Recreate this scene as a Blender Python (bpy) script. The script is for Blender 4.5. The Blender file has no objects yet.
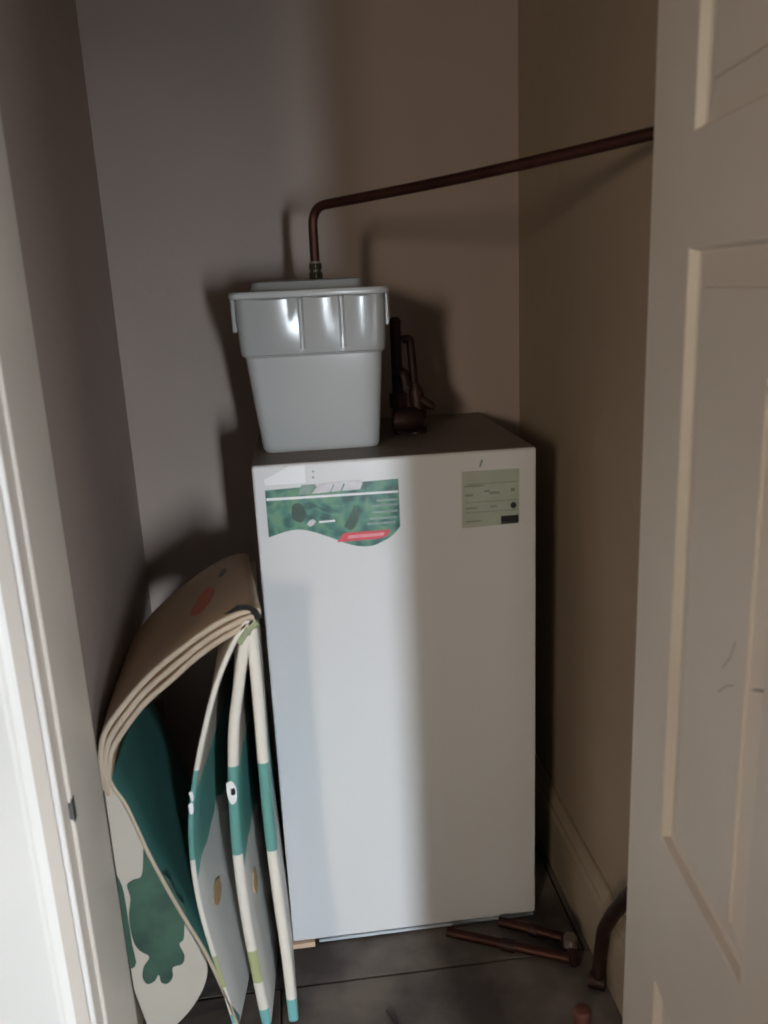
import bpy, bmesh, math, random
from mathutils import Vector, Matrix
random.seed(4)
C = bpy.context.scene.collection
S = bpy.context.scene
PI = math.pi

# ------------------------------------------------------------------ camera
F_PX, YAW, PITCH, ROLL, CAM_H = 838.765, 0.105417, 0.262215, -0.046845, 1.1083
f = Vector((math.sin(YAW)*math.cos(PITCH), math.cos(YAW)*math.cos(PITCH), -math.sin(PITCH)))
r0 = Vector((math.cos(YAW), -math.sin(YAW), 0)); u0 = r0.cross(f)
r1 = math.cos(ROLL)*r0 + math.sin(ROLL)*u0; u1 = -math.sin(ROLL)*r0 + math.cos(ROLL)*u0
cam = bpy.data.cameras.new('camera'); co = bpy.data.objects.new('camera', cam); C.objects.link(co)
co.matrix_world = Matrix(((r1.x, u1.x, -f.x, 0), (r1.y, u1.y, -f.y, 0), (r1.z, u1.z, -f.z, CAM_H), (0, 0, 0, 1)))
cam.sensor_fit = 'VERTICAL'; cam.sensor_height = 36; cam.lens = F_PX*36/1024; cam.clip_start = 0.02
cam.dof.use_dof = True; cam.dof.focus_distance = 2.1; cam.dof.aperture_fstop = 5.6
S.camera = co

# ------------------------------------------------------------------ world, lights, exposure
w = bpy.data.worlds.new('world'); S.world = w; w.use_nodes = True
w.node_tree.nodes['Background'].inputs[0].default_value = (.95, .97, 1, 1)
w.node_tree.nodes['Background'].inputs[1].default_value = 0.25
S.view_settings.view_transform = 'Standard'; S.view_settings.look = 'None'
S.view_settings.gamma = 1; S.view_settings.use_curve_mapping = False
S.view_settings.exposure = 0.0

def area(name, loc, target, sx, sy, power, col, spread=PI):
    l = bpy.data.lights.new(name, 'AREA'); l.shape = 'RECTANGLE'; l.size = sx; l.size_y = sy
    l.energy = power; l.color = col; l.spread = spread
    o = bpy.data.objects.new(name, l); C.objects.link(o); o.location = loc
    o.rotation_euler = (Vector(target)-Vector(loc)).to_track_quat('-Z', 'Y').to_euler()
    return o
# daylight through the glazed front door at the far end of the hall, behind the viewer on the right
area('front_door_daylight', (.79, -2.94, .70), (.41, 0, .27), .16, .8, 9.0, (.82, .91, 1.0), math.radians(47))
# daylight from the room on the left, coming through its open doorway
area('side_room_daylight', (-2.3, -3.6, 1.65), (.1, 1.2, .75), .62, .8, 12.3, (1.0, .86, .70), math.radians(70))
# unseen fill lamp added low on the right to brighten the left architrave
area('architrave_fill', (.93, -.60, .50), (-.35, .9, .40), .35, .6, 30, (.88, .94, 1.0))

# ------------------------------------------------------------------ materials
def mat(name, col, rough=.6, var=.12, scale=6, bump=0, metal=0, spec=.5, col2=None, bscale=None, coat=0):
    m = bpy.data.materials.new(name); m.use_nodes = True
    nt = m.node_tree; b = nt.nodes['Principled BSDF']
    b.inputs['Roughness'].default_value = rough; b.inputs['Metallic'].default_value = metal
    b.inputs['Specular IOR Level'].default_value = spec; b.inputs['Coat Weight'].default_value = coat
    tc = nt.nodes.new('ShaderNodeTexCoord')
    n = nt.nodes.new('ShaderNodeTexNoise'); n.inputs['Scale'].default_value = scale; n.inputs['Detail'].default_value = 5
    nt.links.new(tc.outputs['Object'], n.inputs['Vector'])
    cr = nt.nodes.new('ShaderNodeValToRGB'); nt.links.new(n.outputs['Fac'], cr.inputs['Fac'])
    c2 = col2 or tuple(c*(1-var) for c in col)
    cr.color_ramp.elements[0].position = .35; cr.color_ramp.elements[0].color = (*c2, 1)
    cr.color_ramp.elements[1].position = .65; cr.color_ramp.elements[1].color = (*col, 1)
    nt.links.new(cr.outputs['Color'], b.inputs['Base Color'])
    if bump:
        n2 = nt.nodes.new('ShaderNodeTexNoise'); n2.inputs['Scale'].default_value = bscale or 40; n2.inputs['Detail'].default_value = 6
        nt.links.new(tc.outputs['Object'], n2.inputs['Vector'])
        bp = nt.nodes.new('ShaderNodeBump'); bp.inputs['Strength'].default_value = bump; bp.inputs['Distance'].default_value = .004
        nt.links.new(n2.outputs['Fac'], bp.inputs['Height']); nt.links.new(bp.outputs['Normal'], b.inputs['Normal'])
    return m
M = {}
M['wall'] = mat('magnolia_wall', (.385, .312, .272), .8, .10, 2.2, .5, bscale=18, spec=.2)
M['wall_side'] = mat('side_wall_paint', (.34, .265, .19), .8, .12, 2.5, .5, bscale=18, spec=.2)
M['gloss_white'] = mat('white_gloss_paint', (.80, .77, .72), .35, .05, 5, .12, bscale=25)
M['lining_shaded'] = mat('shade_toned_lining_paint', (.62, .555, .48), .4, .08, 6, .12, bscale=25)  # tan shade of the flat stop face is put into this colour
M['door_paint'] = mat('cream_door_paint', (.76, .69, .60), .42, .06, 4, .10, bscale=60)
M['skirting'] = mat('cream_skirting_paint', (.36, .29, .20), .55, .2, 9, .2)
M['ceiling'] = mat('ceiling_paint', (.5, .45, .4), .9, .08)
M['slab'] = mat('dusty_dark_floor', (.20, .165, .14), .75, .5, 7, .6, col2=(.06, .046, .042), bscale=30)
M['joint'] = mat('floor_joint', (.035, .03, .028), .9)
M['boiler'] = mat('boiler_white_enamel', (.66, .665, .67), .33, .03, 3)
M['boiler_top'] = mat('boiler_top_brown', (.17, .135, .11), .55, .15, 8)  # top panel darker and browner than the white casing
M['dark'] = mat('dark_plastic', (.03, .03, .03), .5)
M['grey_trim'] = mat('grey_trim', (.45, .5, .55), .4)
M['tank'] = mat('grey_tank_plastic', (.42, .435, .435), .20, .05, 3, .12, bscale=9)
M['tank_collar'] = mat('grey_tank_collar_plastic', (.34, .35, .35), .2, .05, 3, .1, bscale=9)
M['tank_lid'] = mat('grey_tank_lid_plastic', (.22, .23, .225), .4, .08, 6)
M['copper'] = mat('tarnished_copper', (.075, .028, .02), .5, .5, 14, .15, metal=.75)
M['old_pipe'] = mat('dark_oxidised_pipe', (.045, .020, .016), .5, .5, 18, .3, metal=.5)
M['brass'] = mat('dull_brass_fitting', (.07, .06, .045), .4, .5, 30, .1, metal=.85)
M['pale_metal'] = mat('pale_worn_metal', (.26, .20, .175), .4, .3, 20, metal=.4)
M['steel'] = mat('steel_strike', (.22, .22, .21), .38, .3, 25, metal=.8)
M['wood'] = mat('pale_raw_wood', (.68, .47, .32), .7, .25, 20)
M['stick'] = mat('dark_splinter', (.05, .035, .03), .8)
M['pink'] = mat('reddish_copper_cap', (.22, .085, .07), .45, .3, 20, metal=.3)
M['label_white'] = mat('sticker_white', (.80, .82, .84), .4, .04)
M['label_logo'] = mat('logo_pinkish_white', (.62, .60, .64), .4, .15, 60)
M['label_grey'] = mat('sticker_grey_print', (.24, .34, .30), .5, .2, 80)
M['label_red'] = mat('sticker_red', (.70, .06, .09), .4, .1)
M['label_pink'] = mat('sticker_pink_print', (.78, .30, .33), .4, .2, 90)
M['label_black'] = mat('sticker_black', (.012, .012, .012), .4)
M['rating'] = mat('pale_green_plate', (.43, .48, .40), .5, .08, 40)
M['rating_print'] = mat('plate_print', (.27, .30, .25), .6, .2, 80)
M['rating_light'] = mat('plate_light_print', (.52, .56, .49), .6, .1, 80)
M['label_green'] = mat('sticker_leaf_green', (.035, .20, .12), .35, .4, 42, col2=(.03, .085, .08))
def leafy(m):
    nt = m.node_tree; b = nt.nodes['Principled BSDF']
    tc = nt.nodes.new('ShaderNodeTexCoord'); v = nt.nodes.new('ShaderNodeTexVoronoi'); v.inputs['Scale'].default_value = 60
    n = nt.nodes.new('ShaderNodeTexNoise'); n.inputs['Scale'].default_value = 26; n.inputs['Detail'].default_value = 4; n.inputs['Distortion'].default_value = 1.2
    nt.links.new(tc.outputs['Object'], v.inputs['Vector']); nt.links.new(tc.outputs['Object'], n.inputs['Vector'])
    mx = nt.nodes.new('ShaderNodeMix'); mx.data_type = 'FLOAT'; mx.inputs[0].default_value = .72
    nt.links.new(v.outputs['Distance'], mx.inputs[2]); nt.links.new(n.outputs['Fac'], mx.inputs[3])
    cr = nt.nodes.new('ShaderNodeValToRGB'); nt.links.new(mx.outputs[0], cr.inputs['Fac'])
    e = cr.color_ramp.elements; e[0].position = .28; e[0].color = (.012, .04, .04, 1); e[1].position = .62; e[1].color = (.12, .27, .16, 1)
    k = e.new(.42); k.color = (.022, .10, .075, 1); k = e.new(.50); k.color = (.045, .18, .14, 1)
    nt.links.new(cr.outputs['Color'], b.inputs['Base Color'])
leafy(M['label_green'])

def band_mat(name, stops, rough=.45, noise=.02, nscale=9):
    """Printed play-mat foam: bands of colour by height on the mat itself (object z), with a wavy outline."""
    m = bpy.data.materials.new(name); m.use_nodes = True; nt = m.node_tree; b = nt.nodes['Principled BSDF']
    b.inputs['Roughness'].default_value = rough
    tc = nt.nodes.new('ShaderNodeTexCoord'); n = nt.nodes.new('ShaderNodeTexNoise'); n.inputs['Scale'].default_value = nscale
    sp = nt.nodes.new('ShaderNodeSeparateXYZ'); nt.links.new(tc.outputs['Object'], sp.inputs[0]); nt.links.new(tc.outputs['Object'], n.inputs['Vector'])
    ma = nt.nodes.new('ShaderNodeMath'); ma.operation = 'MULTIPLY_ADD'; ma.inputs[1].default_value = noise; nt.links.new(n.outputs['Fac'], ma.inputs[0])
    nt.links.new(sp.outputs['Z'], ma.inputs[2])
    cr = nt.nodes.new('ShaderNodeValToRGB'); cr.color_ramp.interpolation = 'CONSTANT'
    e = cr.color_ramp.elements
    e[0].position = 0; e[0].color = (*stops[0][1], 1); e[1].position = stops[1][0]; e[1].color = (*stops[1][1], 1)
    for p, c in stops[2:]:
        k = e.new(p); k.color = (*c, 1)
    nt.links.new(ma.outputs[0], cr.inputs['Fac']); nt.links.new(cr.outputs['Color'], b.inputs['Base Color'])
    return m
TEAL = (.125, .33, .29); CREAM = (.74, .70, .62); OLIVE = (.40, .43, .22); GREYW = (.66, .65, .62)
M['mat_edge'] = band_mat('mat_edge_print', [(0, (.18, .45, .45)), (.037, CREAM), (.088, OLIVE), (.146, CREAM), (.318, TEAL), (.462, CREAM)], noise=.006)
M['mat_edge_plain'] = band_mat('mat_edge_print_plain', [(0, (.18, .45, .45)), (.050, CREAM), (.318, TEAL), (.462, CREAM)], noise=.006)
M['mat_face'] = band_mat('mat_face_print_shade', [(0, (.18, .45, .45)), (.04, GREYW), (.36, TEAL), (.545, (.45, .40, .34))], noise=.16, nscale=5)  # brownish top band is shadow painted over the cream; lower bands are print
M['mat_teal'] = mat('mat_teal_foam', (.065, .20, .18), .5, .15, 6)
M['mat_cream'] = mat('mat_cream_foam', (.55, .49, .41), .5, .06, 6)
M['mat_rim'] = mat('mat_rim_foam', (.52, .42, .31), .5, .12, 9)
M['mat_tan'] = mat('mat_tan_foam', (.50, .36, .23), .5, .10, 7)
M['mat_print'] = mat('mat_print_green', (.060, .125, .085), .5, .3, 16, col2=(.03, .065, .05))
M['mat_orange'] = mat('mat_print_orange', (.54, .37, .20), .5, .2, 30)
M['mat_red'] = mat('mat_print_red', (.60, .16, .08), .5, .2, 30)
M['mat_olive'] = mat('mat_fold_green', (.33, .38, .22), .5, .3, 30)
M['white_dot'] = mat('print_white', (.85, .87, .86), .5, .04)
M['glass'] = mat('obscured_glass', (.8, .85, .88), .3, .02)

# ------------------------------------------------------------------ mesh helpers
def build(name, bm, m, parent=None, smooth=False, bevel=0, seg=2):
    bmesh.ops.recalc_face_normals(bm, faces=bm.faces)
    me = bpy.data.meshes.new(name); bm.to_mesh(me); bm.free()
    me.materials.append(m)
    if smooth:
        for p in me.polygons: p.use_smooth = True
    o = bpy.data.objects.new(name, me); C.objects.link(o)
    if parent: o.parent = parent
    if bevel:
        md = o.modifiers.new('bevel', 'BEVEL'); md.width = bevel; md.segments = seg; md.limit_method = 'ANGLE'; md.angle_limit = math.radians(40)
    return o
def box(bm, x0, x1, y0, y1, z0, z1):
    v = [bm.verts.new(p) for p in ((x0,y0,z0),(x1,y0,z0),(x1,y1,z0),(x0,y1,z0),(x0,y0,z1),(x1,y0,z1),(x1,y1,z1),(x0,y1,z1))]
    for q in ((0,3,2,1),(4,5,6,7),(0,1,5,4),(1,2,6,5),(2,3,7,6),(3,0,4,7)): bm.faces.new([v[i] for i in q])
def boxo(name, x0, x1, y0, y1, z0, z1, m, parent=None, bevel=0):
    bm = bmesh.new(); box(bm, x0, x1, y0, y1, z0, z1); return build(name, bm, m, parent, bevel=bevel)
def prism_y(bm, pts, y0, y1, dx=0, dz=0):
    """polygon in x,z swept from y0 to y1"""
    a = [bm.verts.new((x, y0, z)) for x, z in pts]; b = [bm.verts.new((x+dx, y1, z+dz)) for x, z in pts]
    n = len(pts); bm.faces.new(a); bm.faces.new(b[::-1])
    for i in range(n): bm.faces.new([a[i], b[i], b[(i+1) % n], a[(i+1) % n]])
def prism_z(bm, pts, z0, z1):
    a = [bm.verts.new((x, y, z0)) for x, y in pts]; b = [bm.verts.new((x, y, z1)) for x, y in pts]
    n = len(pts); bm.faces.new(a); bm.faces.new(b[::-1])
    for i in range(n): bm.faces.new([a[i], b[i], b[(i+1) % n], a[(i+1) % n]])
def fillet(pts, r, n=8):
    pts = [Vector(p) for p in pts]; out = [pts[0]]
    for i in range(1, len(pts)-1):
        p, a, b = pts[i], pts[i-1]-pts[i], pts[i+1]-pts[i]
        ang = a.angle(b); t = min(r/math.tan(ang/2), a.length*.49, b.length*.49)
        p0 = p+a.normalized()*t; p1 = p+b.normalized()*t
        for k in range(n+1):
            s = k/n; out.append((1-s)**2*p0+2*s*(1-s)*p+s*s*p1)
    out.append(pts[-1]); return out
def tube(bm, pts, r, seg=16):
    pts = [Vector(p) for p in pts]; rings = []
    t0 = (pts[1]-pts[0]).normalized(); up = Vector((0,0,1)) if abs(t0.z) < .9 else Vector((1,0,0))
    nrm = t0.cross(up).normalized()
    for i, p in enumerate(pts):
        t = (pts[min(i+1, len(pts)-1)]-pts[max(i-1, 0)]).normalized()
        nrm = (nrm-t*nrm.dot(t)).normalized(); bn = t.cross(nrm)
        rr = r[i] if isinstance(r, (list, tuple)) else r
        rings.append([bm.verts.new(p+(nrm*math.cos(2*PI*k/seg)+bn*math.sin(2*PI*k/seg))*rr) for k in range(seg)])
    for a, b in zip(rings, rings[1:]):
        for k in range(seg): bm.faces.new([a[k], a[(k+1) % seg], b[(k+1) % seg], b[k]])
    bm.faces.new(rings[0][::-1]); bm.faces.new(rings[-1])
def tubeo(name, pts, r, m, parent=None, seg=16, smooth=True):
    bm = bmesh.new(); tube(bm, pts, r, seg); o = build(name, bm, m, parent, smooth=smooth)
    md = o.modifiers.new('edge', 'EDGE_SPLIT'); md.split_angle = math.radians(50); return o
def rsect(x0, x1, y0, y1, z, r, n=5):
    out = []
    for cx, cy, a0 in ((x1-r, y1-r, 0), (x0+r, y1-r, 90), (x0+r, y0+r, 180), (x1-r, y0+r, 270)):
        for k in range(n+1):
            a = math.radians(a0+90*k/n); out.append((cx+r*math.cos(a), cy+r*math.sin(a), z))
    return out
def loft(bm, secs, cap0=True, cap1=True):
    rs = [[bm.verts.new(p) for p in s] for s in secs]
    for a, b in zip(rs, rs[1:]):
        n = len(a)
        for k in range(n): bm.faces.new([a[k], a[(k+1) % n], b[(k+1) % n], b[k]])
    if cap0: bm.faces.new(rs[0][::-1])
    if cap1: bm.faces.new(rs[-1])
def thing(name, label, cat, loc=(0,0,0), group=None):
    o = bpy.data.objects.new(name, None); o.empty_display_size = .05; C.objects.link(o); o['label'] = label; o['category'] = cat
    if group: o['group'] = group
    return o
def tag(o, label, cat, group=None):
    o['label'] = label; o['category'] = cat
    if group: o['group'] = group
    return o
def st(o, label=None):
    o['kind'] = 'structure'
    if label: o['label'] = label
    return o
def stE(name, label=None):
    o = bpy.data.objects.new(name, None); C.objects.link(o); return st(o, label)

# ------------------------------------------------------------------ the cupboard shell
XL, XR, YB, YF, ZC = -.309, .456, 1.638, .885, 2.05
HX0, HX1, HY0 = -.62, 1.0, -3.0
st(boxo('wall_back', XL-.1, XR+.1, YB, YB+.1, -.02, ZC+.05, M['wall']), 'cream plaster back wall of the cupboard behind the boiler')
st(boxo('wall_left', XL-.1, XL, YF+.02, YB, -.02, ZC+.05, M['wall']), 'shaded cream side wall of the cupboard left of the boiler')
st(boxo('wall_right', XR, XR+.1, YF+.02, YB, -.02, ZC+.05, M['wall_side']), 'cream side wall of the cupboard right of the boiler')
st(boxo('ceiling', HX0-1.9, HX1+.1, HY0-1.2, YB+.1, ZC+.05, ZC+.15, M['ceiling']), 'flat ceiling')
# hall around the cupboard door (mostly behind the viewer)
st(boxo('wall_front_left', HX0, XL-.02, YF+.012, YF+.09, -.02, ZC+.05, M['wall']), 'hall wall left of the cupboard doorway')
st(boxo('wall_front_right', XR+.01, HX1, YF+.012, YF+.09, -.02, ZC+.05, M['wall']), 'hall wall right of the cupboard doorway')
st(boxo('wall_front_top', XL-.02, XR+.01, YF+.012, YF+.09, 1.94, ZC+.05, M['wall']), 'wall above the cupboard doorway')
st(boxo('wall_hall_right', HX1, HX1+.1, HY0, YF+.09, -.02, ZC+.05, M['wall']), 'right wall of the hall')
st(boxo('wall_hall_left', HX0-.1, HX0, 0.0, YF+.09, -.02, ZC+.05, M['wall']), 'left wall of the hall beside the doorway to the next room')
st(boxo('wall_hall_end', .0, HX1+.1, HY0-.1, HY0, -.02, ZC+.05, M['wall']), 'end wall of the hall')
st(boxo('wall_side_room', HX0-1.9, HX0-1.8, HY0-1.2, YF, -.02, ZC+.05, M['wall']), 'far wall of the side room')
st(boxo('wall_side_room_end', HX0-1.9, HX0-.1, YF, YF+.1, -.02, ZC+.05, M['wall']), 'end wall of the side room')

st(boxo('wall_side_room_back', HX0-1.9, .1, HY0-1.3, HY0-1.2, -.02, ZC+.05, M['wall']), 'back wall of the side room')
st(boxo('wall_side_room_right', .0, .1, HY0-1.2, HY0, -.02, ZC+.05, M['wall']), 'short return wall of the side room')
# floor : dark slabs with recessed joints
fl = stE('floor', 'dark dusty slab floor with thin joints')
boxo('sub_floor', HX0-1.9, HX1+.1, HY0-1.2, YB+.1, -.06, -.006, M['joint'], fl)
g = .0018
ys = [YB+.05, 1.149, .62, .09, -.44, -.97, -1.5, -2.03, -2.56, -3.1, -3.7, -4.2]
for j in range(len(ys)-1):
    off = (-.10, -.085)[j % 2]
    xs = [HX0-1.9] + [off+.53*k for k in range(-3, 4)] + [HX1+.1]
    for i in range(len(xs)-1):
        if xs[i+1]-xs[i] < .03: continue
        boxo('slab', xs[i]+g, xs[i+1]-g, ys[j+1]+g, ys[j]-g, -.03, random.uniform(-.0012, 0), M['slab'], fl, bevel=.0015)

# skirting boards : moulded top
def skirting(name, x, y0, y1, side, z=.154, th=.016, label=None):
    bm = bmesh.new()
    prof = [(0, 0), (th, 0), (th, z*.74), (th*.75, z*.80), (th*.8, z*.86), (th*.35, z*.95), (th*.3, z), (0, z)]
    a = [bm.verts.new((x+side*px, y0, pz)) for px, pz in prof]; b = [bm.verts.new((x+side*px, y1, pz)) for px, pz in prof]
    n = len(prof); bm.faces.new(a); bm.faces.new(b[::-1])
    for i in range(n): bm.faces.new([a[i], b[i], b[(i+1) % n], a[(i+1) % n]])
    return st(build(name, bm, M['skirting']), label)
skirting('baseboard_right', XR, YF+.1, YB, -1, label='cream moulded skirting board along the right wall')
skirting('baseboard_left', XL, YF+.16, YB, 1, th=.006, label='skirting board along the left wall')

# ------------------------------------------------------------------ door frame, left side (stop, rebate, architrave) with strike plate
t1 = stE('trim_1', 'white painted door frame at the left edge of the picture')
H_FR = 1.93
bm = bmesh.new()   # lining with the rebate, section in x,y swept up
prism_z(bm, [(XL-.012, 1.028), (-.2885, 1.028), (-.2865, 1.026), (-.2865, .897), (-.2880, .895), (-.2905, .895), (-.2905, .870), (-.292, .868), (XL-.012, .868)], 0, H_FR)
build('door_lining', bm, M['lining_shaded'], t1, bevel=.0008)
bm = bmesh.new()   # architrave : bead, cove, fillet, flat back board
sec = [(-.2915, .889), (-.2915, .868)]
for k in range(1, 7):   # bead
    a = PI*k/6; sec.append((-.2945-.0030*-math.cos(a)*-1+0, .868-.0035*math.sin(a)) if k < 6 else (-.2985, .869))
for k in range(1, 8):   # cove
    a = PI/2*k/7; sec.append((-.2985-.026*math.sin(a), .870-.010*(1-math.cos(a))))
sec += [(-.3262, .8585), (-.3285, .8575), (-.432, .8565), (-.4355, .860), (-.4365, .889)]
prism_z(bm, sec, 0, H_FR+.06)
build('architrave', bm, M['gloss_white'], t1)
bm = bmesh.new()
prism_z(bm, [(-.2868, .893), (-.2856, .893), (-.2856, .9045), (-.2868, .9045)], .520, .549)
sp = build('strike_plate', bm, M['steel'], t1, bevel=.0008); sp['label'] = 'worn steel strike plate'
boxo('strike_lip', -.2905, -.2862, .8925, .8945, .524, .545, M['steel'], t1, bevel=.0006)
t2 = stE('trim_2', 'head of the white door frame')
boxo('head_lining', -.304, .444, .885, 1.0, H_FR-.02, H_FR+.012, M['gloss_white'], t2)
boxo('head_architrave', -.4365, .52, .866, .885, H_FR, H_FR+.06, M['gloss_white'], t2, bevel=.003)
t3 = stE('trim_3', 'right side of the white door frame, hidden behind the door')
boxo('door_lining', .4212, XR+.004, .8815, .955, 0, H_FR, M['gloss_white'], t3)

# ------------------------------------------------------------------ the open panelled door on the right
d1 = stE('door_1', 'open cream painted panel door, seen along its inner face')
du = Vector((-math.sin(.1048), -math.cos(.1048), 0))           # along the leaf towards the viewer
dn = Vector((-math.cos(.1048), math.sin(.1048), 0))            # out of the visible face
D0 = Vector((.378, .8, 0))
TH = .034
def dp(u, z, n): p = D0+du*u+dn*n; return (p.x, p.y, z)
def dbox(bm, u0, u1, z0, z1, n0, n1):
    v = [bm.verts.new(dp(*q)) for q in ((u0,z0,n0),(u1,z0,n0),(u1,z1,n0),(u0,z1,n0),(u0,z0,n1),(u1,z0,n1),(u1,z1,n1),(u0,z1,n1))]
    for q in ((0,3,2,1),(4,5,6,7),(0,1,5,4),(1,2,6,5),(2,3,7,6),(3,0,4,7)): bm.faces.new([v[i] for i in q])
U = [-.083, .0285, .238, .312, .510, .615]                     # stile, panel, muntin, panel, stile
Z = [.012, .10, .308, .501, 1.131, 1.229, 1.80, 1.90]
def dpart(name, u0, u1, z0, z1):
    bm = bmesh.new(); dbox(bm, u0, u1, z0, z1, -TH, 0); return build(name, bm, M['door_paint'], d1)
dpart('stile', U[0], U[1], Z[0], Z[-1]); dpart('stile', U[4], U[5], Z[0], Z[-1])
for a, b in ((0, 1), (2, 3), (4, 5), (6, 7)): dpart('rail', U[1], U[4], Z[a], Z[b])
for a, b in ((1, 2), (3, 4), (5, 6)): dpart('muntin', U[2], U[3], Z[a], Z[b])
def dpanel(u0, u1, z0, z1):
    bm = bmesh.new()
    rings = []
    prof = [(0, 0), (.0015, -.0010), (.0040, -.0085), (.0060, -.0100), (.036, -.0048), (.0368, -.0022), (.042, -.0020)]
    for ins, n in prof:
        rings.append([bm.verts.new(dp(u, z, n)) for u, z in ((u0+ins, z0+ins), (u1-ins, z0+ins), (u1-ins, z1-ins), (u0+ins, z1-ins))])
    for a, b in zip(rings, rings[1:]):
        for k in range(4): bm.faces.new([a[k], a[(k+1) % 4], b[(k+1) % 4], b[k]])
    bm.faces.new(rings[-1])
    bk = [bm.verts.new(dp(u, z, -TH+.006)) for u, z in ((u0, z0), (u1, z0), (u1, z1), (u0, z1))]
    bm.faces.new(bk[::-1])
    for k in range(4): bm.faces.new([rings[0][k], bk[k], bk[(k+1) % 4], rings[0][(k+1) % 4]])
    return build('panel', bm, M['door_paint'], d1)
for a, b in ((1, 2), (3, 4), (5, 6)):
    dpanel(U[1], U[2], Z[a], Z[b]); dpanel(U[3], U[4], Z[a], Z[b])
# scuff marks on the door (dried scratches)
def dscuff(pts, r=.0006):
    bm = bmesh.new(); tube(bm, [dp(u, z, n) for u, z, n in pts], r, 5); o = build('scuff_mark', bm, M['stick'], d1); return o
dscuff([(.205, .772, -.006), (.222, .779, -.008), (.236, .789, -.002)], .0008)
dscuff([(.155, .768, -.0019), (.170, .785, -.0019), (.178, .803, -.0019)], .0003)
dscuff([(.150, .742, -.0019), (.166, .756, -.0019), (.180, .763, -.0019)], .0003)
for zz in (.25, 1.6):
    bm = bmesh.new(); tube(bm, [dp(U[0]-.004, zz, -TH), dp(U[0]-.004, zz+.09, -TH)], .005, 10); build('hinge', bm, M['brass'], d1)

# ------------------------------------------------------------------ boiler
BX, BY, BW, BH, BD = -.0640, 1.2366, .4350, .86, .388
boiler = thing('boiler', 'tall white floor standing boiler with green sticker, in the middle of the cupboard', 'boiler')
boxo('casing', BX+.003, BX+BW-.003, BY+.016, BY+BD, .028, BH-.012, M['boiler'], boiler, bevel=.003)
top = boxo('top_panel', BX+.001, BX+BW-.001, BY+.004, BY+BD, BH-.0115, BH, M['boiler_top'], boiler, bevel=.002); top['label'] = 'dark brownish top panel'
boxo('front_panel', BX, BX+BW, BY, BY+.0155, .010, BH-.001, M['boiler'], boiler, bevel=.0035)
boxo('base_frame', BX+.012, BX+BW-.01, BY+.02, BY+BD-.01, .006, .0275, M['dark'], boiler)
b_ = boxo('bottom_trim', BX+.045, BX+BW-.004, BY-.0005, BY+.012, .003, .0085, M['grey_trim'], boiler, bevel=.001)
for fx in (BX+.04, BX+BW-.04):
    for fy in (BY+.05, BY+BD-.05):
        tubeo('foot', [(fx, fy, .0), (fx, fy, .0065)], .012, M['dark'], boiler)
def decal(name, pts, m, parent, d=.0008, lab=None):
    bm = bmesh.new(); prism_y(bm, pts, BY-d, BY-d+.0007); o = build(name, bm, m, parent)
    if lab: o['label'] = lab
    return o
def smooth_curve(pts, n=6):
    out = []
    for i in range(len(pts)-1):
        p0 = pts[max(i-1, 0)]; p1 = pts[i]; p2 = pts[i+1]; p3 = pts[min(i+2, len(pts)-1)]
        for k in range(n):
            t = k/n
            out.append(tuple(.5*((2*p1[j])+(-p0[j]+p2[j])*t+(2*p0[j]-5*p1[j]+4*p2[j]-p3[j])*t*t+(-p0[j]+3*p1[j]-3*p2[j]+p3[j])*t**3) for j in range(len(p1))))
    out.append(tuple(pts[-1])); return out
wave = smooth_curve([(.155, .750), (.143, .737), (.128, .7285), (.107, .722), (.079, .726), (.046, .741), (.020, .752), (.0, .757), (-.02, .7555), (-.047, .748)])
lab = decal('brand_sticker', [(-.047, .8215), (.155, .8255)] + wave, M['label_green'], boiler, .0008, 'green leafy sticker with a wavy lower edge')
def sub(name, pts, m, d=.0016): return decal(name, pts, m, lab, d)
sub('sticker_line', [(-.046, .8055), (-.046, .8095), (.154, .8075), (.154, .8040)], M['label_white'])
sub('sticker_logo', [(.022, .8115), (.034, .826), (.058, .8275), (.050, .8125)], M['label_logo'])
sub('sticker_logo', [(.0515, .8125), (.0595, .8275), (.073, .828), (.066, .813)], M['label_logo'])
sub('sticker_logo', [(.0685, .813), (.075, .8275), (.097, .8275), (.100, .822), (.096, .8135)], M['label_logo'])
sub('sticker_smudge', [(.002, .811), (.008, .826), (.030, .8262), (.020, .8112)], M['label_grey'])
sub('red_tag', [(.056, .7325), (.067, .7460), (.139, .7465), (.134, .7365), (.120, .7330)], M['label_red'])
sub('red_tag_print', [(.072, .737), (.075, .742), (.130, .7425), (.128, .7378)], M['label_pink'], .0022)
for k, (xa, xb, z) in enumerate(((.120, .152, .792), (.112, .152, .784), (.112, .152, .774), (.108, .150, .764), (.104, .148, .756))):
    sub('print_line', [(xa, z), (xb, z), (xb, z+.0035), (xa, z+.0035)], M['label_grey'])
sub('flame_mark', [(.012, .764), (.016, .770), (.022, .772), (.026, .768), (.022, .763), (.017, .7605)], M['label_logo'])
sub('print_line', [(.031, .765), (.055, .7655), (.055, .7685), (.031, .768)], M['label_white'])
sub('leaf_shape', smooth_curve([(.068, .757), (.080, .775), (.086, .790), (.092, .772), (.086, .757), (.078, .750), (.068, .757)], 4)[:-1], M['mat_print'])
sub('leaf_shape', smooth_curve([(-.010, .775), (-.008, .795), (.004, .798), (.012, .782), (.004, .768), (-.010, .775)], 4)[:-1], M['mat_print'])
decal('white_sticker', [(-.046, .829), (-.047, .838), (-.010, .8555), (.015, .8565), (.0145, .829)], M['label_white'], boiler, .0008, 'small blank white sticker with a cut corner')
for x, z in ((.0268, .8455), (.0262, .8365)):
    tubeo('screw_mark', [(x, BY-.0012, z), (x, BY+.002, z)], .0017, M['label_grey'], boiler, 8)
decal('scratch', [(.280, .834), (.283, .835), (.287, .845), (.284, .846)], M['label_grey'], boiler)
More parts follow.
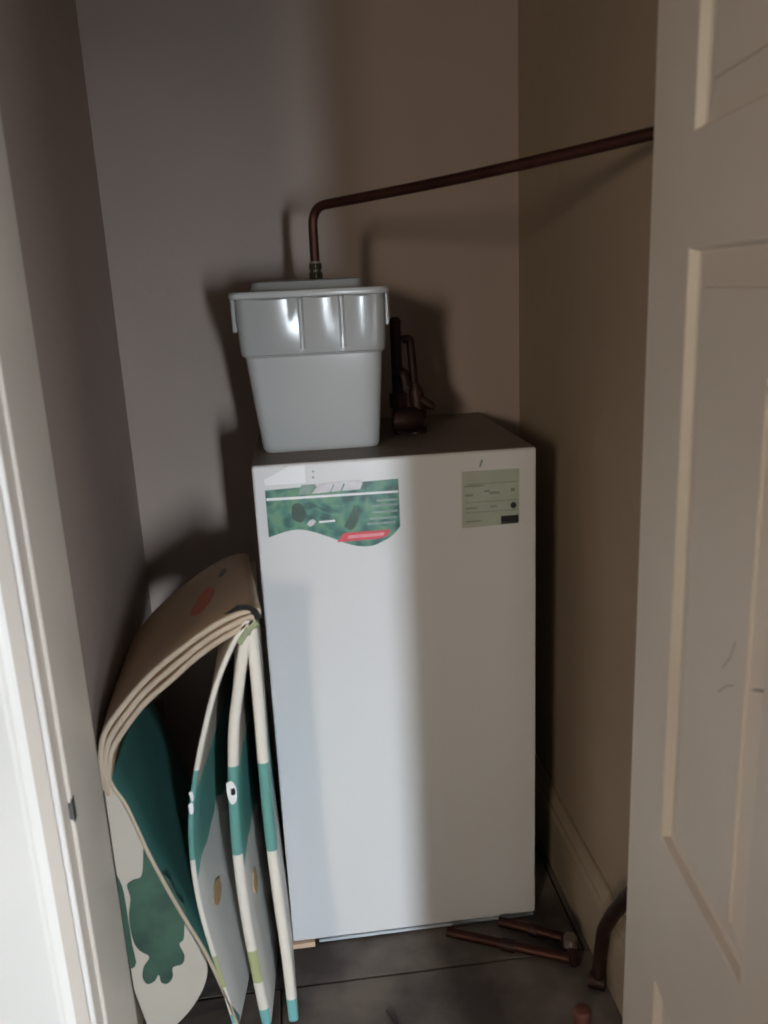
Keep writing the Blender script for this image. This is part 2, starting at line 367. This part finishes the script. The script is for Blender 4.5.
rp = decal('rating_plate', [(.252, .739), (.343, .7405), (.3435, .828), (.2535, .829)], M['rating'], boiler, .0008, 'pale green rating plate with small print')
def rsub(x0, x1, z0, z1, m='rating_print', nm='print_line'):
    bm = bmesh.new(); prism_y(bm, [(x0, z0), (x1, z0), (x1, z1), (x0, z1)], BY-.0016, BY-.0009); return build(nm, bm, M[m], rp)
rsub(.2565, .288, .8045, .8062); rsub(.262, .340, .808, .8088); rsub(.258, .341, .779, .7797); rsub(.258, .341, .7630, .7636)
rsub(.300, .341, .7545, .7552, 'rating_light'); rsub(.255, .341, .743, .7438, 'rating_light')
rsub(.288, .296, .7945, .7975); rsub(.296, .312, .7905, .7945); rsub(.258, .270, .7895, .7925); rsub(.330, .336, .793, .798)
rsub(.258, .276, .769, .7715); rsub(.296, .308, .770, .772); rsub(.258, .282, .7480, .7500)
rsub(.314, .3415, .7415, .7545, 'label_black', 'black_box')
decal('black_dot', [(.334+.0048*math.cos(a*PI/5), .7705+.0052*math.sin(a*PI/5)) for a in range(10)], M['label_black'], rp, .0018)
tag(boxo('wooden_wedge', -.066, -.026, BY-.006, BY+.05, .0, .0095, M['wood'], bevel=.001), 'pale wooden wedge under the front left corner of the boiler', 'wedge')

# ------------------------------------------------------------------ plastic header tank
TY0 = 1.325
tank = thing('header_tank', 'grey plastic water tank with ribbed collar standing on the boiler', 'tank')
TZ = BH+.0005
def tsec(z, x0, x1, y0, y1, r=.018): return rsect(x0, x1, y0, y1, z, r)
bm = bmesh.new()
loft(bm, [tsec(TZ, -.043, .137, TY0+.002, TY0+.212, .016), tsec(TZ+.006, -.0475, .140, TY0-.001, TY0+.216, .018),
          tsec(TZ+.150, -.0625, .1495, TY0-.011, TY0+.228, .018), tsec(TZ+.154, -.0670, .1530, TY0-.015, TY0+.232, .020)], True, True)
build('tank_body', bm, M['tank'], tank, smooth=True).modifiers.new('e', 'EDGE_SPLIT').split_angle = math.radians(35)
# collar : front face modulated into pads and grooves
def collar_sec(z, grow, depth):
    x0, x1, y0, y1 = -.068-grow, .154+grow*.8, TY0-.016-grow, TY0+.233+grow
    pts = rsect(x0, x1, y0, y1, z, .016, 5)
    # pts order: corners (x1,y1),(x0,y1),(x0,y0),(x1,y0). insert front groove points between 3rd and 4th corner
    front = []
    edges = [x0+.016, .026, .088, x1-.016]
    for i in range(3):
        a, b = edges[i]+(.0045 if i else .002), edges[i+1]-(.0045 if i < 2 else .002)
        for k in range(9):
            t = k/8; front.append((a+(b-a)*t, y0-depth*.55*math.sin(PI*t), z))
        if i < 2: front += [(edges[i+1]-.0015, y0+depth, z), (edges[i+1]+.0015, y0+depth, z)]
    return pts[:18]+front+pts[18:]
bm = bmesh.new()
loft(bm, [collar_sec(TZ+.1545, 0, .0002), collar_sec(TZ+.162, .001, .0005), collar_sec(TZ+.185, .002, .004), collar_sec(TZ+.236, .0035, .006), collar_sec(TZ+.2385, .0035, .0002)], True, True)
build('ribbed_collar', bm, M['tank_collar'], tank, smooth=True).modifiers.new('e', 'EDGE_SPLIT').split_angle = math.radians(28)
bm = bmesh.new()
loft(bm, [rsect(-.079, .163, TY0-.026, TY0+.243, TZ+.239, .018), rsect(-.080, .164, TY0-.027, TY0+.244, TZ+.2415, .018),
          rsect(-.080, .164, TY0-.027, TY0+.244, TZ+.2455, .018), rsect(-.0775, .1615, TY0-.0245, TY0+.2415, TZ+.2485, .017)])
build('rim', bm, M['tank'], tank, smooth=True).modifiers.new('e', 'EDGE_SPLIT').split_angle = math.radians(40)
bm = bmesh.new()
loft(bm, [rsect(-.048, .128, TY0+.025, TY0+.200, TZ+.249, .016), rsect(-.045, .125, TY0+.03, TY0+.195, TZ+.262, .014), rsect(-.036, .110, TY0+.042, TY0+.18, TZ+.2645, .012)])
build('lid', bm, M['tank_lid'], tank, smooth=True).modifiers.new('e', 'EDGE_SPLIT').split_angle = math.radians(40)
for sx, x0, x1 in ((-1, -.0785, -.0715), (1, .1555, .1625)):
    boxo('rim_lug', x0, x1, TY0-.004, TY0+.018, TZ+.190, TZ+.239, M['tank_collar'], tank, bevel=.002)

# ------------------------------------------------------------------ overflow / vent pipe from the tank to the right
PX, PY = .0565, 1.40
LIDZ = TZ+.2650
vp = thing('copper_vent_pipe', 'long thin copper pipe bending from the tank lid across to the right wall', 'pipe')
pts = fillet([(PX, PY, LIDZ+.024), (PX, PY, 1.2335), (.437, .983, 1.263)], .032, 10)
pts = pts[:-1]+[pts[-2].lerp(pts[-1], k/6)+Vector((0, 0, -.0035*math.sin(PI*k/6))) for k in range(1, 7)]
tubeo('pipe', pts, .0075, M['copper'], vp, 14)
ft = bmesh.new()
tube(ft, [(PX, PY, LIDZ), (PX, PY, LIDZ+.010)], .0118, 6); cn = build('coupling_nut', ft, M['brass'], vp, bevel=.001)
ft = bmesh.new(); tube(ft, [(PX, PY, LIDZ+.0103), (PX, PY, LIDZ+.0138)], .0085, 16); build('coupling_neck', ft, M['brass'], vp)
ft = bmesh.new(); tube(ft, [(PX, PY, LIDZ+.014), (PX, PY, LIDZ+.0235)], .0112, 6); build('coupling_nut', ft, M['brass'], vp, bevel=.001)
for k in range(1):
    bm = bmesh.new(); tube(bm, [(PX, PY, LIDZ+.0238), (PX, PY, LIDZ+.027)], [.0095, .008], 14); build('olive_ring', bm, M['pale_metal'], vp)
tubeo('wall_clip', [(.4555, .985, 1.2628), (.439, .985, 1.2628)], .010, M['brass'], vp, 12)

# ------------------------------------------------------------------ pipework behind the tank on the right
pw = thing('return_pipework', 'dark brown pipe loop with valve standing on the boiler right of the tank', 'pipework')
QY = 1.44
tubeo('riser_pipe', fillet([(.186, QY, BH+.001), (.186, QY, 1.045)], .01), .0095, M['old_pipe'], pw)
tubeo('pipe_cap', [(.186, QY, 1.0455), (.186, QY, 1.052), (.186, QY, 1.058)], [.0105, .0105, .006], M['old_pipe'], pw)
tubeo('loop_pipe', fillet([(.1965, QY, 1.020), (.2105, QY, 1.022), (.2135, QY, .975), (.2165, QY, .905)], .010), .0072, M['old_pipe'], pw)
tubeo('elbow', fillet([(.180, QY-.001, .965), (.196, QY-.006, .965), (.200, QY-.008, .940)], .012), .0105, M['old_pipe'], pw)
tubeo('valve_body', [(.2165, QY, .945), (.217, QY, .935), (.2185, QY, .925), (.220, QY, .905), (.220, QY, .895), (.219, QY, .883)], [.008, .012, .0135, .013, .016, .013], M['old_pipe'], pw, 12)
tubeo('valve_spindle', [(.225, QY-.004, .918), (.241, QY-.010, .906), (.248, QY-.012, .902)], [.0075, .0085, .004], M['old_pipe'], pw, 10)
tubeo('union_nut', [(.186, QY-.001, .930), (.186, QY-.001, .905)], .0165, M['old_pipe'], pw, 6, smooth=False)
tubeo('pump_body', [(.172, QY-.022, .886), (.205, QY-.024, .886), (.222, QY-.022, .884)], [.018, .023, .016], M['old_pipe'], pw, 14)
tubeo('valve_flange', [(.214, QY-.004, BH+.001), (.214, QY-.004, BH+.010)], .021, M['old_pipe'], pw, 16)
tubeo('lower_union', [(.219, QY, .883), (.216, QY-.002, .870)], .011, M['old_pipe'], pw, 8)

# ------------------------------------------------------------------ pipes on the floor right of the boiler
def floor_pipe(name, a, b, label, z, r=.0085, grp='old pipes on the floor right of the boiler'):
    a = Vector((*a, z)); b = Vector((*b, z)); t = thing(name, label, 'pipe', group=None)
    tubeo('pipe', [a, a.lerp(b, .5)+Vector((0, 0, .0005)), b], r, M['copper'], t)
    c = a.lerp(b, .46); d = a.lerp(b, .57)
    tubeo('pipe_joint', [c, d], r+.0025, M['old_pipe'], t)
    return t
floor_pipe('floor_pipe', (.205, 1.213), (.394, 1.120), 'front one of two tarnished pipes on the floor at the boiler foot', .0125)
floor_pipe('floor_pipe', (.300, 1.222), (.405, 1.163), 'rear one of two tarnished pipes, tucked behind the front one', .0125)
bk = thing('pipe_bracket', 'pale metal collar where the floor pipes meet the skirting', 'bracket')
tubeo('collar', [(.403, 1.142, .006), (.403, 1.142, .036)], .011, M['pale_metal'], bk, 14)
tubeo('collar_arm', [(.401, 1.112, .011), (.401, 1.166, .011)], .0105, M['old_pipe'], bk, 12)
rs_ = thing('oil_supply_pipe', 'dark thick pipe rising from the floor along the right skirting behind the door', 'pipe')
P0 = fillet([(.424, 1.066, .012), (.428, 1.072, .055), (.429, 1.062, .115), (.429, 1.022, .182), (.4295, .965, .262), (.430, .93, .305)], .05, 5)
tubeo('pipe', P0, .0108, M['old_pipe'], rs_)
tubeo('pipe_fitting', [(.412, 1.074, .0135), (.433, 1.060, .0135)], .0130, M['old_pipe'], rs_, 12)
tag(tubeo('pipe_stub', [(.376, 1.008, .0005), (.376, 1.008, .022), (.376, 1.008, .0255)], [.0135, .0140, .0105], M['pink'], seg=16), 'short reddish capped pipe stub standing up from the floor near the door', 'pipe')
tag(tubeo('wood_splinter', [(.080, 1.076, .003), (.088, 1.055, .003), (.103, 1.022, .0035)], [.0012, .003, .0025], M['stick'], seg=6), 'small dark splinter lying on the floor in front of the boiler', 'splinter')

# ------------------------------------------------------------------ the folded foam play mat
pm = thing('folded_play_mat', 'folded foam play mat with green prints, draped in an arch left of the boiler', 'play mat')
YM0, YM1 = 1.075, 1.42
DX = -.033                                                     # the fold runs slightly to the left going back
def ribbon(name, line, th, m, y0=YM0, y1=YM1, edge=None, dx=DX, dz=-.028, dxlow=None, n=5, xmin=-.3055, side=0):
    """a bent sheet : centre line in x,z given thickness th, swept in depth; front rim is rounded and can carry another material"""
    L = smooth_curve(line, n); up, dn_ = [], []
    for i, p in enumerate(L):
        a = L[max(i-1, 0)]; b = L[min(i+1, len(L)-1)]
        tx, tz = b[0]-a[0], b[1]-a[1]; l = math.hypot(tx, tz) or 1; nx, nz = -tz/l, tx/l
        hi, lo = (.5, -.5)
        up.append((p[0]+nx*th*hi, p[1]+nz*th*hi)); dn_.append((p[0]+nx*th*lo, p[1]+nz*th*lo))
    bm = bmesh.new(); rows = []
    R = th*.28
    ydiv = [(y0, 1-.56), (y0+R*.5, .86), (y0+R, 1.0)]+[(y0+(y1-y0)*k/6, 1.0) for k in range(1, 6)]+[(y1-R, 1.0), (y1, .6)]
    for y, s in ydiv:
        t = (y-y0)/(y1-y0); row = []
        for (ux, uz), (dx_, dz_) in zip(up, dn_):
            cx, cz = (ux+dx_)/2, (uz+dz_)/2
            sk = dx
            if dxlow is not None:
                q = min(max((.66-cz)/.22, 0), 1); q = q*q*(3-2*q); sk = dx*(1-q)+dxlow*q
            A = (cx+(ux-cx)*s+sk*t, cz+(uz-cz)*s+dz*t); B = (cx+(dx_-cx)*s+sk*t, cz+(dz_-cz)*s+dz*t)
            row.append((A, B))
        rows.append((y, row))
    V = [[(bm.verts.new((max(A[0], xmin), y, max(A[1], .001))), bm.verts.new((max(B[0], xmin), y, max(B[1], .001)))) for A, B in row] for y, row in rows]
    nl = len(L); front = []
    for j in range(nl-1): front.append(bm.faces.new([V[0][j][0], V[0][j+1][0], V[0][j+1][1], V[0][j][1]]))
    for j in range(nl-1): bm.faces.new([V[-1][j][0], V[-1][j][1], V[-1][j+1][1], V[-1][j+1][0]])
    for i in range(len(V)-1):
        for s in (0, 1):
            for j in range(nl-1):
                fc = bm.faces.new([V[i][j][s], V[i+1][j][s], V[i+1][j+1][s], V[i][j+1][s]])
                if i < 2: front.append(fc)
        bm.faces.new([V[i][0][0], V[i][0][1], V[i+1][0][1], V[i+1][0][0]])
        bm.faces.new([V[i][-1][0], V[i+1][-1][0], V[i+1][-1][1], V[i][-1][1]])
    for fc in front: fc.material_index = 1
    for fc in bm.faces: fc.smooth = True
    bmesh.ops.recalc_face_normals(bm, faces=bm.faces)
    me = bpy.data.meshes.new(name); bm.to_mesh(me); bm.free(); me.materials.append(m); me.materials.append(edge or m)
    o = bpy.data.objects.new(name, me); C.objects.link(o); o.parent = pm
    md = o.modifiers.new('e', 'EDGE_SPLIT'); md.split_angle = math.radians(55)
    return o
# the three arched layers, between the outer and inner outline
outer = [(-.064, .698), (-.088, .697), (-.122, .684), (-.171, .654), (-.215, .621), (-.258, .578), (-.286, .543), (-.2965, .513), (-.2990, .478), (-.2985, .448)]
inner = [(-.069, .676), (-.109, .654), (-.152, .627), (-.196, .590), (-.233, .560), (-.261, .526), (-.279, .498), (-.286, .472), (-.2895, .450), (-.2905, .434)]
for k in range(3):
    t = (k+.5)/3
    line = [(a[0]*(1-t)+b[0]*t, a[1]*(1-t)+b[1]*t) for a, b in zip(outer, inner)]
    if k == 0: line = [(-.0545-.012, .684)]+line
    o = ribbon('arched_panel', line, .0083, M['mat_tan'], edge=M['mat_rim'])
    if k == 0: o['label'] = 'tan outermost arched panel'
# lower return panel, teal
o = ribbon('teal_panel', [(-.2895, .462), (-.284, .444), (-.271, .414), (-.248, .328), (-.217, .234), (-.188, .155), (-.168, .083), (-.152, .012)], .006, M['mat_teal'], edge=M['mat_rim'], dx=-.012)
o['label'] = 'teal face of the returning panel'
# hanging panels
ribbon('hanging_panel', [(-.077, .683), (-.103, .644), (-.131, .585), (-.158, .503), (-.176, .434), (-.187, .368), (-.190, .301), (-.186, .222), (-.173, .130), (-.155, .006)], .0075, M['mat_face'], edge=M['mat_edge'], dxlow=.040)
ribbon('hanging_panel', [(-.0725, .680), (-.087, .638), (-.100, .579), (-.112, .519), (-.121, .428), (-.125, .343), (-.124, .239), (-.118, .131), (-.108, .006)], .0150, M['mat_face'], edge=M['mat_edge'], dxlow=.022)
ribbon('hanging_panel', [(-.0745, .681), (-.0745, .622), (-.0745, .561), (-.0755, .451), (-.0755, .352), (-.072, .231), (-.0675, .122), (-.0655, .006)], .0155, M['mat_face'], edge=M['mat_edge_plain'], dx=-.014)
# greenish crease where the layers meet, and the dark binding
ribbon('fold_crease', [(-.067, .677), (-.080, .664), (-.093, .648)], .013, M['mat_olive'], y0=YM0-.0005, edge=M['mat_olive'])
ribbon('dark_binding', [(-.088, .7035), (-.075, .7025), (-.0655, .696), (-.0610, .684)], .0060, M['label_black'], y0=YM0-.003, y1=YM0+.022)
# flat prints that follow the arch
def arch_print(name, x0, x1, y0, y1, m, lift=.0052):
    L = smooth_curve([(-.0665, .684)]+[(a[0]*(5/6)+b[0]/6, a[1]*(5/6)+b[1]/6) for a, b in zip(outer, inner)], 5)
    L = [p for p in L if x0 <= p[0] <= x1]
    bm = bmesh.new(); rows = []
    for i, p in enumerate(L):
        a, b = L[max(i-1, 0)], L[min(i+1, len(L)-1)]; tx, tz = b[0]-a[0], b[1]-a[1]; l = math.hypot(tx, tz); nx, nz = tz/l, -tx/l
        q = i/(len(L)-1); k = .25+.75*math.sin(PI*q)**.6; ym = (y0+y1)/2+(.5-q)*(y1-y0)*.5; h = (y1-y0)/2*k
        row = []
        for y in (ym-h, ym, ym+h):
            t = (y-YM0)/(YM1-YM0); row.append(bm.verts.new((p[0]+nx*lift*-1*(1 if nz < 0 else -1)+DX*t, y, p[1]+abs(nz)*lift-.028*t)))
        rows.append(row)
    for r0_, r1_ in zip(rows, rows[1:]):
        for j in range(2): bm.faces.new([r0_[j], r0_[j+1], r1_[j+1], r1_[j]])
    o = build(name, bm, m, arch0); md = o.modifiers.new('s', 'SOLIDIFY'); md.thickness = .0006; return o
arch0 = [o for o in pm.children if o.name == 'arched_panel'][0]
arch_print('red_print', -.158, -.112, 1.17, 1.27, M['mat_red'])
arch_print('dark_print', -.118, -.094, 1.30, 1.345, M['label_black'])
# printed cream panel under the arch, face towards the viewer
bm = bmesh.new()
outl = smooth_curve([(-.294, .452), (-.284, .435), (-.262, .370), (-.243, .300), (-.218, .220), (-.194, .150), (-.188, .118), (-.200, .080), (-.226, .042), (-.262, .010), (-.283, .002)], 5)
outl += [(-.283, .002), (-.300, .10), (-.300, .452)]
outl = [(max(x, -.302), z) for x, z in outl]
ded = [outl[0]]
for q in outl[1:]:
    if (q[0]-ded[-1][0])**2+(q[1]-ded[-1][1])**2 > 1e-7: ded.append(q)
prism_y(bm, ded, 1.0795, 1.0875)
pp = build('printed_panel', bm, M['mat_cream'], pm, bevel=.002); pp['label'] = 'cream panel with a dark green tree print'
def face_print(name, pts, m, y, parent, n=4, th=.0008):
    q = smooth_curve(pts+[pts[0]], n)[:-1]; bm = bmesh.new(); prism_y(bm, q, y-th, y); o = build(name, bm, m, parent); return o
face_print('tree_print', [(-.256, .352), (-.246, .330), (-.238, .303), (-.226, .285), (-.218, .255), (-.209, .235), (-.213, .205), (-.217, .180), (-.224, .172), (-.219, .150), (-.224, .136), (-.238, .132), (-.240, .115), (-.249, .104), (-.258, .108), (-.260, .122), (-.267, .112), (-.278, .108), (-.284, .120), (-.280, .140), (-.270, .156), (-.283, .170), (-.290, .190), (-.291, .230), (-.285, .262), (-.287, .285), (-.277, .293), (-.264, .300)], M['mat_print'], 1.0794, pp)
face_print('tree_print', [(-.300, .305), (-.294, .285), (-.2925, .250), (-.292, .18), (-.290, .150), (-.296, .140), (-.3005, .15), (-.3005, .23)], M['mat_print'], 1.0794, pp, 2)
# printed eye spots and orange marks
ed = [o for o in pm.children if o.name.startswith('hanging_panel')]
face_print('eye_print', [(-.1305, .437), (-.1215, .439), (-.1165, .425), (-.118, .408), (-.125, .402), (-.1295, .414)], M['white_dot'], YM0-.0002, ed[1])
face_print('pupil_print', [(-.1245, .427), (-.119, .428), (-.1185, .419), (-.124, .418)], M['label_black'], YM0-.0009, ed[1])
face_print('eye_print', [(-.1835, .428), (-.179, .430), (-.177, .420), (-.180, .414)], M['white_dot'], YM0-.0002, ed[0])
face_print('eye_print', [(-.186, .409), (-.180, .411), (-.180, .396), (-.185, .394)], M['white_dot'], YM0-.0002, ed[0])
def side_print(x0, y, z, ry, rz, m, parent, sy, sz):
    bm = bmesh.new(); n = 14; a = []
    for k in range(n):
        oy = ry*math.cos(2*PI*k/n)*(1+.2*math.sin(k*2.1)); oz = rz*math.sin(2*PI*k/n)
        a.append(bm.verts.new((x0+sy*oy+sz*oz, y+oy, z+oz)))
    b = [bm.verts.new((v.co.x-.0025, v.co.y, v.co.z)) for v in a]
    bm.faces.new(a); bm.faces.new(b[::-1])
    for k in range(n): bm.faces.new([a[k], b[k], b[(k+1) % n], a[(k+1) % n]])
    return build('orange_print', bm, m, parent)
side_print(-.1697, 1.15, .200, .024, .017, M['mat_orange'], ed[0], .116, -.13)
side_print(-.1087, 1.145, .215, .018, .018, M['mat_orange'], ed[1], .064, -.05)
